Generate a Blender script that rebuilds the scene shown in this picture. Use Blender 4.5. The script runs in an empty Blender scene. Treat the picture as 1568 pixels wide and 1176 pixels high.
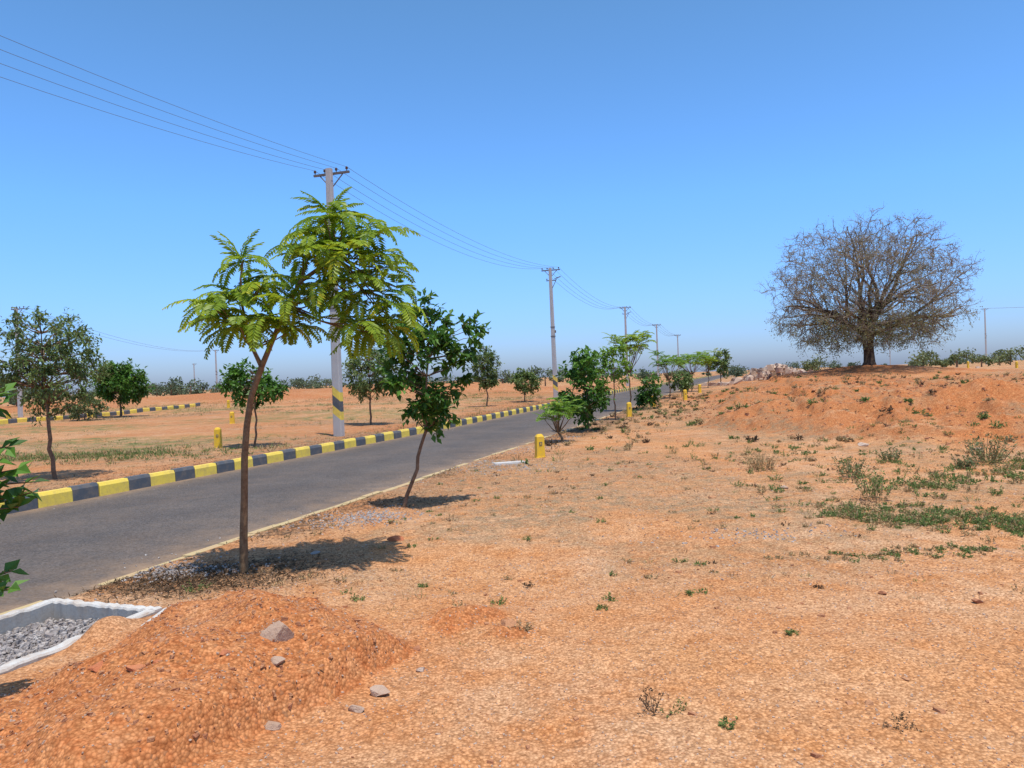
import bpy, math, random
import numpy as np
from mathutils import Matrix, Vector, kdtree
random.seed(7); R=np.random.RandomState(11)
scene=bpy.context.scene

# ------------------------------------------------------------ helpers
def vnoise(x,y,seed=0):
    x=np.asarray(x,float); y=np.asarray(y,float)
    xi=np.floor(x); yi=np.floor(y); fx=x-xi; fy=y-yi
    fx=fx*fx*(3-2*fx); fy=fy*fy*(3-2*fy)
    def h(a,b):
        v=np.sin(a*127.1+b*311.7+seed*74.7)*43758.5453
        return v-np.floor(v)
    return (h(xi,yi)*(1-fx)+h(xi+1,yi)*fx)*(1-fy)+(h(xi,yi+1)*(1-fx)+h(xi+1,yi+1)*fx)*fy
def fbm(x,y,seed=0,o=4):
    t=0;a=.5
    for i in range(o):
        t=t+a*(vnoise(x*2**i,y*2**i,seed+i*3)-.5); a*=.5
    return t
def ss(a,b,x):
    t=np.clip((np.asarray(x,float)-a)/(b-a),0,1); return t*t*(3-2*t)

CAM_Z=1.6
DX,DY=.303,.953
NRM=math.hypot(DX,DY); DX/=NRM; DY/=NRM
def to_sw(X,Y): return (X+10.2)*DX+Y*DY, (X+10.2)*DY-Y*DX
def to_xy(s,w): return -10.2+s*DX+w*DY, s*DY-w*DX
RW=4.48
def base(s): return .25*ss(20,70,s)
PU=np.array([.944,-.33]); PV=np.array([-.33,-.944]); PA=np.array([-3.5,5.68]); PWID,PLEN=.96,1.9
def pit_sd(X,Y):
    a=(X-PA[0])*PU[0]+(Y-PA[1])*PU[1]; b=(X-PA[0])*PV[0]+(Y-PA[1])*PV[1]
    dx=np.maximum(-a,a-PWID); dy=np.maximum(-b,b-PLEN)
    return np.maximum(dx,dy)
def gauss(X,Y,cx,cy,rx,ry,a=0):
    c,s_=math.cos(a),math.sin(a); u=(X-cx)*c+(Y-cy)*s_; v=-(X-cx)*s_+(Y-cy)*c
    return np.exp(-(u/rx)**2-(v/ry)**2)
def mound(X,Y):
    m=.19*gauss(X,Y,-1.8,4.85,.55,.38,-.15)+.17*gauss(X,Y,-1.75,3.75,.75,.6)+.15*gauss(X,Y,-1.25,4.25,.55,.42)+.09*gauss(X,Y,-1.6,3.2,.7,.6)
    d=(X+.66)*1.07-(Y-4.27)*.64
    d=d/1.247+.16*fbm(X*4,Y*4,5)
    edge=1-ss(-.08,.02,d)
    m=m*(.30+.70*edge)+.06*edge*ss(.03,.1,m)
    m=m*(1+1.0*fbm(X*2.6,Y*2.6,9))+.05*fbm(X*8,Y*8,4)*ss(.02,.12,m)
    q=(X*.8+Y*.6)*1.0+.25*fbm(X*2,Y*2,15)
    m=m+.018*np.sin(q*17)*ss(.04,.14,m)*ss(-.1,.1,fbm(X*1.2,Y*1.2,18)+.03)
    cr=np.abs(fbm(X*2.3+5,Y*2.3,14)); m=m-.035*(1-ss(.0,.02,cr))*ss(.03,.12,m)
    m=m+.08*gauss(X,Y,-.4,4.95,.3,.14,.5)+.05*gauss(X,Y,-.1,4.7,.15,.1)
    return m
def plateau(X,Y,s,w):
    s1=(w-RW-2.9)
    Yb=11.3+9*np.exp(-np.clip(X-5.5,-3,99)/2.2)
    s2=(Y-Yb)*.75
    k=1.2
    d=-k*np.log(np.exp(-np.clip(s1,-30,30)/k)+np.exp(-np.clip(s2,-30,30)/k))
    d=d+2.8*fbm(X*.35,Y*.35,21)
    dd=d+2.6*fbm(X*.7,Y*.7,23)
    return d, .24*ss(-.6,3.2,d)+.13*ss(1.2,1.8,dd)+.27*ss(3.7,4.3,dd)
def height(X,Y):
    X=np.asarray(X,float); Y=np.asarray(Y,float)
    s,w=to_sw(X,Y); b=base(s)
    near=1-ss(30,90,np.hypot(X,Y))
    fine=.03*fbm(X*2.2,Y*2.2,1,5)+.016*fbm(X*14,Y*14,2,3)*near
    rl=ss(.4,6,-w)
    hl=.10+fine+rl*(.22*fbm(X*.13,Y*.13,31)+.16*fbm(X*.5,Y*.5,33))
    hl=hl+.95*ss(3,16,-w)*np.exp(-((Y-74-6*fbm(X*.05,0*X,3))/12)**2)*(1-ss(-5,12,X))*ss(-70,-20,X)
    d,pl=plateau(X,Y,s,w)
    rr=ss(.3,2.5,w-RW)
    hr=.018+fine+rr*(.10*fbm(X*.5,Y*.5,41)+.05*fbm(X*1.7,Y*1.7,42)+.028*fbm(X*6,Y*6,45)*near)
    lump=np.abs(fbm(X*.8,Y*.8,55,4))
    hr=hr+rr*pl+ss(.3,3,d)*(.22*fbm(X*.4,Y*.4,51,5)+(.50*fbm(X*1.1,Y*1.1,52,4)+.28*fbm(X*3.1,Y*3.1,53,4)+.6*(lump-.08))*(1-ss(26,50,Y)))
    hr=hr+.75*gauss(X,Y,24.0,50,5.5,3.5)+.18*gauss(X,Y,15.5,44,7,2.5)*(1+fbm(X,Y,8))
    hr=hr+.36*gauss(X,Y,11.5,18.8,2.2,.6,-.1)+.26*gauss(X,Y,6.9,21.0,1.1,.8)+.28*gauss(X,Y,9.0,24,1.4,.8,.2)+.25*gauss(X,Y,8.6,27.5,1.3,.8)
    hr=hr+mound(X,Y)
    t=ss(RW-.16,RW+.1,w+.22*fbm(X*1.5,Y*1.5,61)+.08*fbm(X*6,Y*6,62))
    hright=-.05+(hr+.05)*t
    tl=1-ss(-.14,-.02,w)
    h=np.where(w>2,hright,-.05+(hl+.05)*tl)
    h=h+b
    far=ss(150,600,np.hypot(X,Y)); h=h*(1-far)+.2*far
    sd=pit_sd(X,Y)
    k=1-ss(.05,.3,sd); h=np.where(sd<.3,h*(1-k)+np.minimum(h,.035)*k,h)
    sp=(.10+.06*fbm(X*7,Y*7,77))*gauss(X,Y,-2.70,4.93,.13,.20,.0)+.08*gauss(X,Y,-3.05,3.95,.16,.2)
    h=h-(.34)*(1-ss(-.03,.01,sd))*(1-ss(.03,.07,sp))+sp
    return h
def hz(x,y): return float(height(np.array([x]),np.array([y]))[0])

# ------------------------------------------------------------ materials
def newmat(name):
    m=bpy.data.materials.new(name); m.use_nodes=True
    nt=m.node_tree; nt.nodes.clear(); return m,nt
class G:
    def __init__(s,nt): s.nt=nt
    def n(s,t,**k):
        n=s.nt.nodes.new(t)
        for a,b in k.items():
            if a in('operation','blend_type','data_type','feature','attribute_name','distance'): setattr(n,a,b)
            else: n.inputs[a].default_value=b
        return n
    def l(s,a,b): s.nt.links.new(a,b)
    def noise(s,vec,scale,detail=4,rough=.6,dist=0):
        n=s.n('ShaderNodeTexNoise',Scale=scale,Detail=detail,Roughness=rough,Distortion=dist); s.l(vec,n.inputs['Vector']); return n.outputs['Fac']
    def ramp(s,fac,a,b,ca=(0,0,0,1),cb=(1,1,1,1)):
        r=s.nt.nodes.new('ShaderNodeValToRGB'); e=r.color_ramp.elements
        e[0].position=a;e[0].color=ca;e[1].position=b;e[1].color=cb; s.l(fac,r.inputs[0]); return r.outputs['Color']
    def mix(s,fac,a,b,bt='MIX'):
        m=s.nt.nodes.new('ShaderNodeMix'); m.data_type='RGBA'; m.blend_type=bt
        for v,i in((fac,0),(a,6),(b,7)):
            if hasattr(v,'node'): s.l(v,m.inputs[i])
            else: m.inputs[i].default_value=v if i==0 else (tuple(v)+(1,) if len(v)==3 else v)
        return m.outputs[2]
    def math(s,op,a,b=None,clamp=False):
        m=s.nt.nodes.new('ShaderNodeMath'); m.operation=op; m.use_clamp=clamp
        for v,i in((a,0),(b,1)):
            if v is None: continue
            if hasattr(v,'node'): s.l(v,m.inputs[i])
            else: m.inputs[i].default_value=v
        return m.outputs[0]
    def attr(s,name):
        a=s.nt.nodes.new('ShaderNodeAttribute'); a.attribute_name=name; return a.outputs['Fac']
    def pos(s): return s.nt.nodes.new('ShaderNodeNewGeometry').outputs['Position']
    def out(s,col,rough=.9,spec=.2,bump=None,bs=.5,bd=.02,metal=0,trans=0):
        p=s.nt.nodes.new('ShaderNodeBsdfPrincipled')
        if hasattr(col,'node'): s.l(col,p.inputs['Base Color'])
        else: p.inputs['Base Color'].default_value=tuple(col)+(1,)
        p.inputs['Roughness'].default_value=rough; p.inputs['Specular IOR Level'].default_value=spec
        p.inputs['Metallic'].default_value=metal
        if bump is not None:
            b=s.nt.nodes.new('ShaderNodeBump'); b.inputs['Strength'].default_value=bs; b.inputs['Distance'].default_value=bd
            s.l(bump,b.inputs['Height']); s.l(b.outputs[0],p.inputs['Normal'])
        o=s.nt.nodes.new('ShaderNodeOutputMaterial')
        if trans:
            t=s.nt.nodes.new('ShaderNodeBsdfTranslucent')
            if hasattr(col,'node'): s.l(col,t.inputs[0])
            else: t.inputs[0].default_value=tuple(col)+(1,)
            mx=s.nt.nodes.new('ShaderNodeMixShader'); mx.inputs[0].default_value=trans
            s.l(p.outputs[0],mx.inputs[1]); s.l(t.outputs[0],mx.inputs[2]); s.l(mx.outputs[0],o.inputs[0])
        else: s.l(p.outputs[0],o.inputs[0])

def ground_material():
    m,nt=newmat('sandy_soil'); g=G(nt); P=g.pos()
    n1=g.noise(P,.45,6,.6); n2=g.noise(P,2.3,5,.65); n3=g.noise(P,13,5,.7)
    c=g.mix(g.ramp(n1,.38,.62),(.59,.305,.14),(.61,.375,.215))
    c=g.mix(g.ramp(n2,.42,.66),c,(.56,.26,.105))
    red=g.attr('red')
    redc=g.mix(g.ramp(n3,.35,.7),(.46,.16,.056),(.56,.255,.105))
    rf=g.math('MULTIPLY',red,g.math('ADD',g.ramp(n2,.25,.6),.4),True)
    c=g.mix(rf,c,redc)
    dry=g.attr('dry')
    df=g.math('MULTIPLY',dry,g.ramp(g.noise(P,5,6,.75),.38,.6),True)
    c=g.mix(df,c,(.33,.235,.14))
    gr=g.attr('green')
    c=g.mix(g.math('MULTIPLY',gr,g.ramp(g.noise(P,1.6,6,.8),.42,.62),True),c,(.18,.20,.075))
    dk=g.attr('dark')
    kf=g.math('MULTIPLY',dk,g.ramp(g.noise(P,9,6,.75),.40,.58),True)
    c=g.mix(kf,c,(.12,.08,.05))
    # coarse sand: grains ~1.5 cm and ~3 cm, isolated darker grit
    v=g.n('ShaderNodeTexVoronoi',Scale=66.0,Randomness=1.0); g.l(P,v.inputs['Vector'])
    vc=g.n('ShaderNodeSeparateColor'); g.l(v.outputs['Color'],vc.inputs[0])
    c=g.mix(.9,c,g.ramp(vc.outputs[0],0,1,(.66,.60,.55,1),(1.24,1.27,1.30,1)),'MULTIPLY')
    edge=g.ramp(v.outputs['Distance'],.35,.75,(1,1,1,1),(.62,.55,.50,1))
    c=g.mix(.8,c,edge,'MULTIPLY')
    v2=g.n('ShaderNodeTexVoronoi',Scale=31.0,Randomness=1.0); g.l(P,v2.inputs['Vector'])
    v2c=g.n('ShaderNodeSeparateColor'); g.l(v2.outputs['Color'],v2c.inputs[0])
    c=g.mix(.45,c,g.ramp(v2c.outputs[1],0,1,(.78,.74,.70,1),(1.15,1.16,1.17,1)),'MULTIPLY')
    c=g.mix(g.ramp(vc.outputs[2],.94,.96,(0,0,0,1),(.6,)*3+(1,)),c,(.21,.105,.055))
    bh=g.math('ADD',g.math('MULTIPLY',v.outputs['Distance'],-1.0),g.math('MULTIPLY',g.noise(P,8,3,.5),.9))
    g.out(c,.95,.1,bh,.7,.010)
    return m
def road_material():
    m,nt=newmat('asphalt'); g=G(nt); P=g.pos()
    c=g.mix(g.ramp(g.noise(P,.7,5,.6),.35,.65),(.066,.060,.057),(.092,.082,.076))
    v=g.n('ShaderNodeTexVoronoi',Scale=60.0); g.l(P,v.inputs['Vector'])
    vc=g.n('ShaderNodeSeparateColor'); g.l(v.outputs['Color'],vc.inputs[0])
    c=g.mix(.9,c,g.ramp(vc.outputs[0],0,1,(.55,.55,.55,1),(1.5,1.47,1.45,1)),'MULTIPLY')
    d=g.attr('dust')
    f=g.math('MULTIPLY',d,g.ramp(g.noise(P,2.5,7,.75),.25,.7),True)
    c=g.mix(f,c,(.34,.22,.13))
    g.out(c,.85,.3,g.math('ADD',v.outputs['Distance'],g.noise(P,30,3)),.5,.008)
    return m
def paint(name,col,dirt=(.36,.24,.15),amt=.5,rough=.6,zscale=None,sc=6):
    m,nt=newmat(name); g=G(nt); P=g.pos()
    f=g.math('MULTIPLY',g.ramp(g.noise(P,sc,8,.75),.45,.75),amt)
    c=g.mix(f,col,dirt)
    c=g.mix(g.math('MULTIPLY',g.ramp(g.noise(P,45,3,.7),.55,.8),amt*.6),c,tuple(x*.45 for x in col))
    g.out(c,rough,.3,g.noise(P,60,4),.35,.006); return m
def leafmat(name,dark,light,trans=.25,yellow=None,ya=.9,rough=.45,spec=.35):
    m,nt=newmat(name); g=G(nt); a=g.attr('rnd')
    c=g.mix(a,dark,light)
    if yellow: c=g.mix(g.ramp(a,ya,1.0),c,yellow)
    g.out(c,rough,spec,None,trans=trans); return m
def barkmat(name,a,b,sc=18):
    m,nt=newmat(name); g=G(nt); P=g.pos()
    n=g.noise(P,sc,6,.7); g.out(g.mix(g.ramp(n,.35,.65),a,b),.9,.15,n,.6,.01); return m
M_ground=ground_material(); M_road=road_material()
M_yel=paint('yellow_kerb_paint',(.82,.60,.09),amt=.6)
M_blk=paint('black_kerb_paint',(.085,.095,.108),dirt=(.27,.2,.14),amt=.6)
M_white=paint('whitewashed_concrete',(.56,.54,.50),amt=.95,sc=8)
M_conc=paint('pole_concrete',(.46,.44,.42),dirt=(.33,.29,.26),amt=.5,sc=3)
M_cgrey=paint('rough_concrete',(.36,.35,.33),dirt=(.28,.2,.14),amt=.7,sc=7)
M_bol=paint('yellow_marker_paint',(.80,.50,.03),amt=.45,sc=14)
M_steel=paint('galvanised_steel',(.13,.12,.115),amt=.3)
M_edge=paint('faded_edge_paint',(.50,.38,.18),dirt=(.50,.30,.16),amt=1.0,sc=3)
M_ins,nt=newmat('insulator_porcelain'); G(nt).out((.09,.05,.04),.3,.5)
M_wire,nt=newmat('aluminium_wire'); G(nt).out((.12,.12,.14),.5,.5)
def rockmat(name,a,b):
    m,nt=newmat(name); g=G(nt); P=g.pos(); c=g.mix(g.attr('rnd'),a,b)
    n=g.noise(P,25,5,.7); c=g.mix(g.ramp(n,.3,.75,(.35,)*3+(1,),(0,0,0,1)),c,(.32,.17,.09))
    g.out(c,.9,.2,n,.8,.02); return m
M_rock=rockmat('granite_rock',(.42,.29,.21),(.56,.44,.35))
M_grey=rockmat('grey_aggregate',(.26,.25,.25),(.48,.46,.44))
M_red=rockmat('laterite_stone',(.36,.14,.07),(.52,.26,.13))
M_brick=rockmat('brick_red',(.48,.14,.06),(.55,.2,.09))
L_gul=leafmat('gulmohar_leaf',(.11,.21,.010),(.42,.53,.035),.42,(.62,.54,.03),.82)
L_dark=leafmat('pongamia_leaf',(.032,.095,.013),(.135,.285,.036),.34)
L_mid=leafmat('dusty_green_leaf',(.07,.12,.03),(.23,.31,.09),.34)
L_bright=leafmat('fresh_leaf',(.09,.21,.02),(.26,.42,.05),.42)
L_olive=leafmat('olive_leaf',(.09,.125,.04),(.22,.25,.10),.25)
L_far=leafmat('distant_leaf',(.075,.11,.065),(.19,.225,.13),.15,rough=.8,spec=.1)
L_bare=leafmat('dry_olive_leaf',(.21,.19,.09),(.35,.35,.15),.25,rough=.8,spec=.1)
L_dry=leafmat('dry_grass',(.24,.155,.07),(.50,.38,.20),.15,rough=.8,spec=.1)
L_litter=leafmat('leaf_litter',(.05,.035,.022),(.19,.12,.07),.1,rough=.9,spec=.1)
L_gras=leafmat('weed_leaf',(.075,.125,.03),(.23,.30,.09),.25,rough=.6,spec=.2)
B_brown=barkmat('brown_bark',(.13,.075,.045),(.25,.16,.10))
B_gul=barkmat('gulmohar_bark',(.15,.085,.045),(.27,.17,.09),25)
B_bare=barkmat('grey_bark',(.17,.135,.10),(.31,.26,.20),3)
B_trunk=barkmat('dark_bark',(.045,.032,.024),(.11,.08,.058),5)

# ------------------------------------------------------------ mesh builder
class MB:
    def __init__(s): s.v=[];s.f=[];s.m=[];s.r=[];s.n=0
    def add(s,V,F,mat=0,rnd=.5):
        V=np.asarray(V,float).reshape(-1,3); F=np.asarray(F,int).reshape(-1,4)
        s.v.append(V); s.f.append(F+s.n); s.n+=len(V)
        s.m.append(np.full(len(F),mat)); s.r.append(np.broadcast_to(np.asarray(rnd,float),(len(F),)).copy())
    def tube(s,pts,rad,k=6,mat=0,cap=True):
        pts=np.asarray(pts,float); n=len(pts); rad=np.asarray(rad,float)*np.ones(n)
        T=np.gradient(pts,axis=0); T/= (np.linalg.norm(T,axis=1,keepdims=True)+1e-9)
        ref=np.array([0,0,1.]) if abs(T[:,2]).mean()<.8 else np.array([1.,0,0])
        A=np.cross(T,ref); A/= (np.linalg.norm(A,axis=1,keepdims=True)+1e-9); B=np.cross(T,A)
        a=np.arange(k)*2*math.pi/k
        V=pts[:,None,:]+rad[:,None,None]*(np.cos(a)[None,:,None]*A[:,None,:]+np.sin(a)[None,:,None]*B[:,None,:])
        i=np.arange(n-1)[:,None]*k; j=np.arange(k)[None,:]; j2=(j+1)%k
        F=np.stack([i+j,i+j2,i+k+j2,i+k+j],-1).reshape(-1,4)
        s.add(V.reshape(-1,3),F,mat,.5)
    def leaves(s,P,D,N,L,W,mat=1,rnd=None,curl=.12):
        P=np.asarray(P,float);D=np.asarray(D,float);N=np.asarray(N,float); n=len(P)
        if n==0: return
        L=(np.asarray(L,float)*np.ones(n))[:,None]; W=(np.asarray(W,float)*np.ones(n))[:,None]
        D=D/(np.linalg.norm(D,axis=1,keepdims=True)+1e-9)
        S=np.cross(D,N); S/= (np.linalg.norm(S,axis=1,keepdims=True)+1e-9); U=np.cross(S,D)
        V=np.stack([P,P+D*L*.45+S*W*.5+U*W*.15,P+D*L-U*L*curl,P+D*L*.45-S*W*.5+U*W*.15],1).reshape(-1,3)
        F=np.arange(n*4).reshape(n,4)
        s.add(V,F,mat,R.rand(n) if rnd is None else rnd)
    def box(s,c,ax,ay,az,mat=0,taper=1.0,r=.5):
        c=np.array(c,float);ax=np.array(ax,float);ay=np.array(ay,float);az=np.array(az,float)
        V=[c-az-ax-ay,c-az+ax-ay,c-az+ax+ay,c-az-ax+ay]+[c+az+taper*v for v in(-ax-ay,ax-ay,ax+ay,-ax+ay)]
        s.add(V,[[0,3,2,1],[4,5,6,7],[0,1,5,4],[1,2,6,5],[2,3,7,6],[3,0,4,7]],mat,r)
    def build(s,name,mats,smooth=False,loc=None,parent=None):
        V=np.concatenate(s.v);F=np.concatenate(s.f);Mi=np.concatenate(s.m);Rn=np.concatenate(s.r)
        me=bpy.data.meshes.new(name)
        me.vertices.add(len(V)); me.vertices.foreach_set('co',V.ravel().astype(np.float32))
        me.loops.add(len(F)*4); me.loops.foreach_set('vertex_index',F.ravel().astype(np.int32))
        me.polygons.add(len(F)); me.polygons.foreach_set('loop_start',(np.arange(len(F))*4).astype(np.int32))
        for m in mats: me.materials.append(m)
        me.polygons.foreach_set('material_index',Mi.astype(np.int32))
        if smooth is not False:
            sm=np.ones(len(F),bool) if smooth is True else np.isin(Mi,smooth)
            me.polygons.foreach_set('use_smooth',sm)
        else: me.polygons.foreach_set('use_smooth',np.zeros(len(F),bool))
        a=me.attributes.new('rnd','FLOAT','FACE'); a.data.foreach_set('value',Rn.astype(np.float32))
        me.update(calc_edges=True); me.validate()
        ob=bpy.data.objects.new(name,me); scene.collection.objects.link(ob)
        if loc: ob.location=loc
        if parent: ob.parent=parent
        return ob
def rdir(n):
    v=R.normal(size=(n,3)); return v/np.linalg.norm(v,axis=1,keepdims=True)

# ------------------------------------------------------------ ground sheet (road aligned grid)
def geo(start,step,grow,end):
    o=[start]
    while o[-1]<end: o.append(o[-1]+step); step*=grow
    return o
wl=[-x for x in geo(.14,.08,1.055,1800)][::-1]
ws=np.array(wl+[-.02,.3,1.2,2.5,3.6]+list(np.arange(4.1,14.6,.046))+geo(14.646,.048,1.024,1800))
sv=np.array([-x for x in geo(-3.4,.12,1.12,300)][::-1]+list(np.arange(3.44,13,.038))+geo(13.04,.039,1.0125,1900))
WW,SS=np.meshgrid(ws,sv); XX,YY=to_xy(SS,WW); ZZ=height(XX,YY)
nW,nS=len(ws),len(sv)
b=MB(); i=np.arange(nS-1)[:,None]*nW+np.arange(nW-1)[None,:]
b.add(np.stack([XX,YY,ZZ],-1).reshape(-1,3),np.stack([i,i+1,i+nW+1,i+nW],-1).reshape(-1,4))
ground=b.build('ground',[M_ground],True)
S_,W_=SS,WW
gz_s=np.gradient(ZZ,sv,axis=0); gz_w=np.gradient(ZZ,ws,axis=1); slope=np.hypot(gz_s,gz_w)
mo=mound(XX,YY); dpl,_=plateau(XX,YY,SS,WW)
rw=W_-RW
red=np.clip(mo*8,0,1)+.95*ss(-.6,1.4,dpl)*(1-ss(10,22,dpl))*ss(RW+1,RW+3,W_)*(.15+1.0*ss(-.08,.08,fbm(XX*.5,YY*.5,71)))+1.0*gauss(XX,YY,24.0,50,8.5,4.5)+.8*gauss(XX,YY,14,40,7,4)
red=red+ss(.14,.4,slope)*(rw>1.5)*(YY<70)
red=red+.2*ss(RW,RW+.3,W_)*(1-ss(3,8,rw))*ss(-.05,.15,fbm(XX*.6,YY*.6,72))
red=red+(W_<0)*(.5*(1-ss(0,4,-W_))+.45*ss(-.05,.12,fbm(XX*.18,YY*.18,73)))+.6*np.exp(-((YY-72)/15)**2)*(W_<-3)
dark=np.clip((1-ss(.5,1.5,rw+.4*fbm(XX,YY,81)))*ss(-.1,.1,rw)*(.35+1.1*ss(.02,.14,fbm(XX*.6,YY*.6,82))),0,1)
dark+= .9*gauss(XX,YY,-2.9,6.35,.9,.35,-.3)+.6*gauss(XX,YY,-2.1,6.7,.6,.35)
dark+=(W_<0)*.5*(1-ss(.2,2.2,-W_))
dry=.7*ss(.0,.13,fbm(XX*.35,YY*.35,91))*(rw>0)*ss(6,10,YY)*(1-.8*ss(0,2,dpl)*(1-ss(8,14,dpl)))+.6*ss(.0,.12,fbm(XX*.9,YY*.9,92))*(rw>0)*ss(5,6.5,YY)*(1-ss(7,14,dpl))
dry+=(W_<-.5)*(.3+.7*ss(-.04,.1,fbm(XX*.16,YY*.28,93)))*(1-.7*ss(45,65,YY))
green=(W_<-1.5)*1.0*ss(.0,.11,fbm(XX*.10,YY*.22,95))*ss(3,5,-W_)*(1-ss(45,65,YY))+.35*ss(90,140,np.hypot(XX,YY))
green+=.9*gauss(XX,YY,-11,18.5,3.6,1.2)
for nm,a in(('red',red),('dark',dark),('dry',dry),('green',green)):
    at=ground.data.attributes.new(nm,'FLOAT','POINT'); at.data.foreach_set('value',np.clip(a,0,1).ravel().astype(np.float32))

# ------------------------------------------------------------ road
sr=np.concatenate([np.arange(-30,30,.5),np.arange(30,260,1.5)])
cols=np.array([-.1,.12,.4,1.0,1.8,2.7,3.4,3.9,4.2,4.45,4.62]); dust=np.array([1,.7,.25,.12,.2,.1,.2,.32,.6,1,1])
cz=np.array([0,0,0,.01,.022,.028,.02,.01,0,0,-.004])
C,Sg=np.meshgrid(cols,sr); x,y=to_xy(Sg,C); z=base(Sg)+cz[None,:]
b=MB(); n=len(cols); i=np.arange(len(sr)-1)[:,None]*n+np.arange(n-1)[None,:]
b.add(np.stack([x,y,z],-1).reshape(-1,3),np.stack([i,i+1,i+n+1,i+n],-1).reshape(-1,4))
road=b.build('asphalt_road',[M_road],True)
at=road.data.attributes.new('dust','FLOAT','POINT'); at.data.foreach_set('value',np.tile(dust,len(sr)).astype(np.float32))

def kerb(name,wpos,s0,s1,prof,mats,lens,zoff=0,xyf=to_xy,zf=base,gap=.008,ph=0,jit=.006):
    b=MB(); s=s0; k=0
    while s<s1:
        L=lens[k%len(lens)]*(1+R.uniform(-.03,.03)); a,c=s+gap/2,s+L-gap/2
        jw,jz=R.uniform(-jit,jit,2)
        V=[]
        for ssv,sh in((a,.006),(a+.012,0),(c-.012,0),(c,.006)):
            for (pw,pz) in prof:
                pw2=pw-(sh if pw>-.01 else -sh if pw<-.1 else 0); pz2=pz-(sh if pz>.05 else 0)
                xx,yy=xyf(ssv,wpos+pw2+jw); V.append((xx,yy,float(zf(ssv))+pz2+zoff+jz))
        m=len(prof); F=[]
        for r in range(3):
            for j in range(m-1): F.append([r*m+j,r*m+j+1,(r+1)*m+j+1,(r+1)*m+j])
        b.add(V,F,k%len(mats))
        for r in(0,3):
            q=[r*m+j for j in range(m)]
            F2=[[q[0],q[1],q[m-2],q[m-1]]] + ([[q[1],q[2],q[m-3],q[m-2]]] if m>=6 else [])
            b.f.append(np.array(F2)+(b.n-len(V))); b.m.append(np.full(len(F2),k%len(mats))); b.r.append(np.full(len(F2),.5))
        s+=L;k+=1
    return b.build(name,mats)
prof=[(.0,-.06),(-.008,.16),(-.035,.21),(-.12,.21),(-.145,.185),(-.15,-.06)]
kerb('painted_kerb',0,-14.25,200,prof,[M_yel,M_blk],[.57,.49],jit=.009)
prof2=[(.05,-.06),(.05,.006),(.045,.010),(-.045,.010),(-.05,.006),(-.05,-.06)]
kerb('road_edge_stones',RW+.0,2,140,prof2,[M_edge,M_edge],[.5],jit=.014)
def far_xy(s,w): return (-27.2+s*.25+w*.968, 38.5+s*.968-w*.25)
def far_z(s):
    X,Y=far_xy(s,0); return hz(X,Y)+.0
kerb('painted_kerb',0,-20,17,prof,[M_yel,M_blk],[.62,.55],xyf=far_xy,zf=far_z,zoff=.03)

# ------------------------------------------------------------ poles
LD=np.array([DX,DY,0]);LN=np.array([DY,-DX,0]);UP=np.array([0,0,1.])
def insul(b,p,h=.14):
    b.tube([p,p+UP*h*.5],[.012,.012],6,1)
    b.tube([p+UP*h*.35,p+UP*h*.5,p+UP*h*.6,p+UP*h*.75,p+UP*h*.9,p+UP*h],[.028,.045,.03,.042,.02,.001],8,2)
WOFF=(-.54,-.22,.16,.5)
def pole(name,x,y,H,stripes=True,arms=(0,),lean=0,rad=1.0):
    z=hz(x,y)-.02; b=MB(); o=np.array([x,y,z])
    def P(h): return o+UP*h+LN*lean*h
    hs=[-.3,.0,.30,.60,.84,1.14,1.40,H*.5,H]
    def hw(h): t=h/H; return (.145-.055*t)*rad,(.10-.03*t)*rad
    cols=[5,5,5,3,4,3,5,5] if stripes else [5]*8
    V=[];
    for h in hs:
        a,c=hw(max(h,0)); 
        for si,(ua,ub) in enumerate(((-1,-1),(-.7,-1.0),(.7,-1.0),(1,-1),(1,1),(.7,1),(-.7,1),(-1,1))):
            tilt=(-.11*ua*(1 if ub<0 else 1)) if stripes and .2<h<1.45 else 0
            k=.86 if si in(0,3,4,7) else 1
            p=P(h+tilt)+LN*a*ua*(.93 if si in(0,3,4,7) else 1)+LD*c*ub*k; V.append(p)
    for r in range(len(hs)-1):
        F=[[r*8+j,r*8+(j+1)%8,(r+1)*8+(j+1)%8,(r+1)*8+j] for j in range(8)]
        b.f.append(np.array(F)+b.n); b.m.append(np.full(8,cols[r])); b.r.append(np.full(8,.5))
    t=(len(hs)-1)*8; F=[[t,t+1,t+6,t+7],[t+1,t+2,t+5,t+6],[t+2,t+3,t+4,t+5]]
    b.f.append(np.array(F)+b.n); b.m.append(np.full(3,5)); b.r.append(np.full(3,.5))
    b.v.append(np.array(V)); b.n+=len(V)
    wires=[]
    if 0 in arms:
        c=P(H-.12)+LD*.13
        b.box(c,LN*.58,LD*.03,UP*.03,1)
        b.tube([c+LN*.4,P(H-.55)+LD*.1],[.018,.018],5,1); b.tube([c-LN*.4,P(H-.55)+LD*.1],[.018,.018],5,1)
        for q in WOFF:
            insul(b,c+LN*q+UP*.03); wires.append(c+LN*q+UP*.15)
    if 1 in arms:
        c=P(H-.75)+LD*.12
        b.box(c,LN*.30+UP*.0,LD*.025,UP*.025,1)
        for q in(-.26,.26): insul(b,c+LN*q+UP*.03,.11)
        b.tube([P(H-1.25)+LN*.08,P(H-.62)+LN*.42],[.022,.02],6,1)
        b.box(P(H-.6)+LN*.5,LN*.13+UP*.03,LD*.05,UP*.02,1)
    for hh in(H*.55,H*.48):
        a,c=hw(hh); b.box(P(hh),LN*(a+.015),LD*(c+.015),UP*.025,1)
    b.box(P(H*.515)+LN*(.16*rad),LN*.03,LD*.04,UP*.08,1)
    b.build(name,[M_conc,M_steel,M_ins,M_yel,M_blk,M_conc])
    return wires
P1=pole('electric_pole',-5.05,21.9,7.75,True,(0,))
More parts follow.
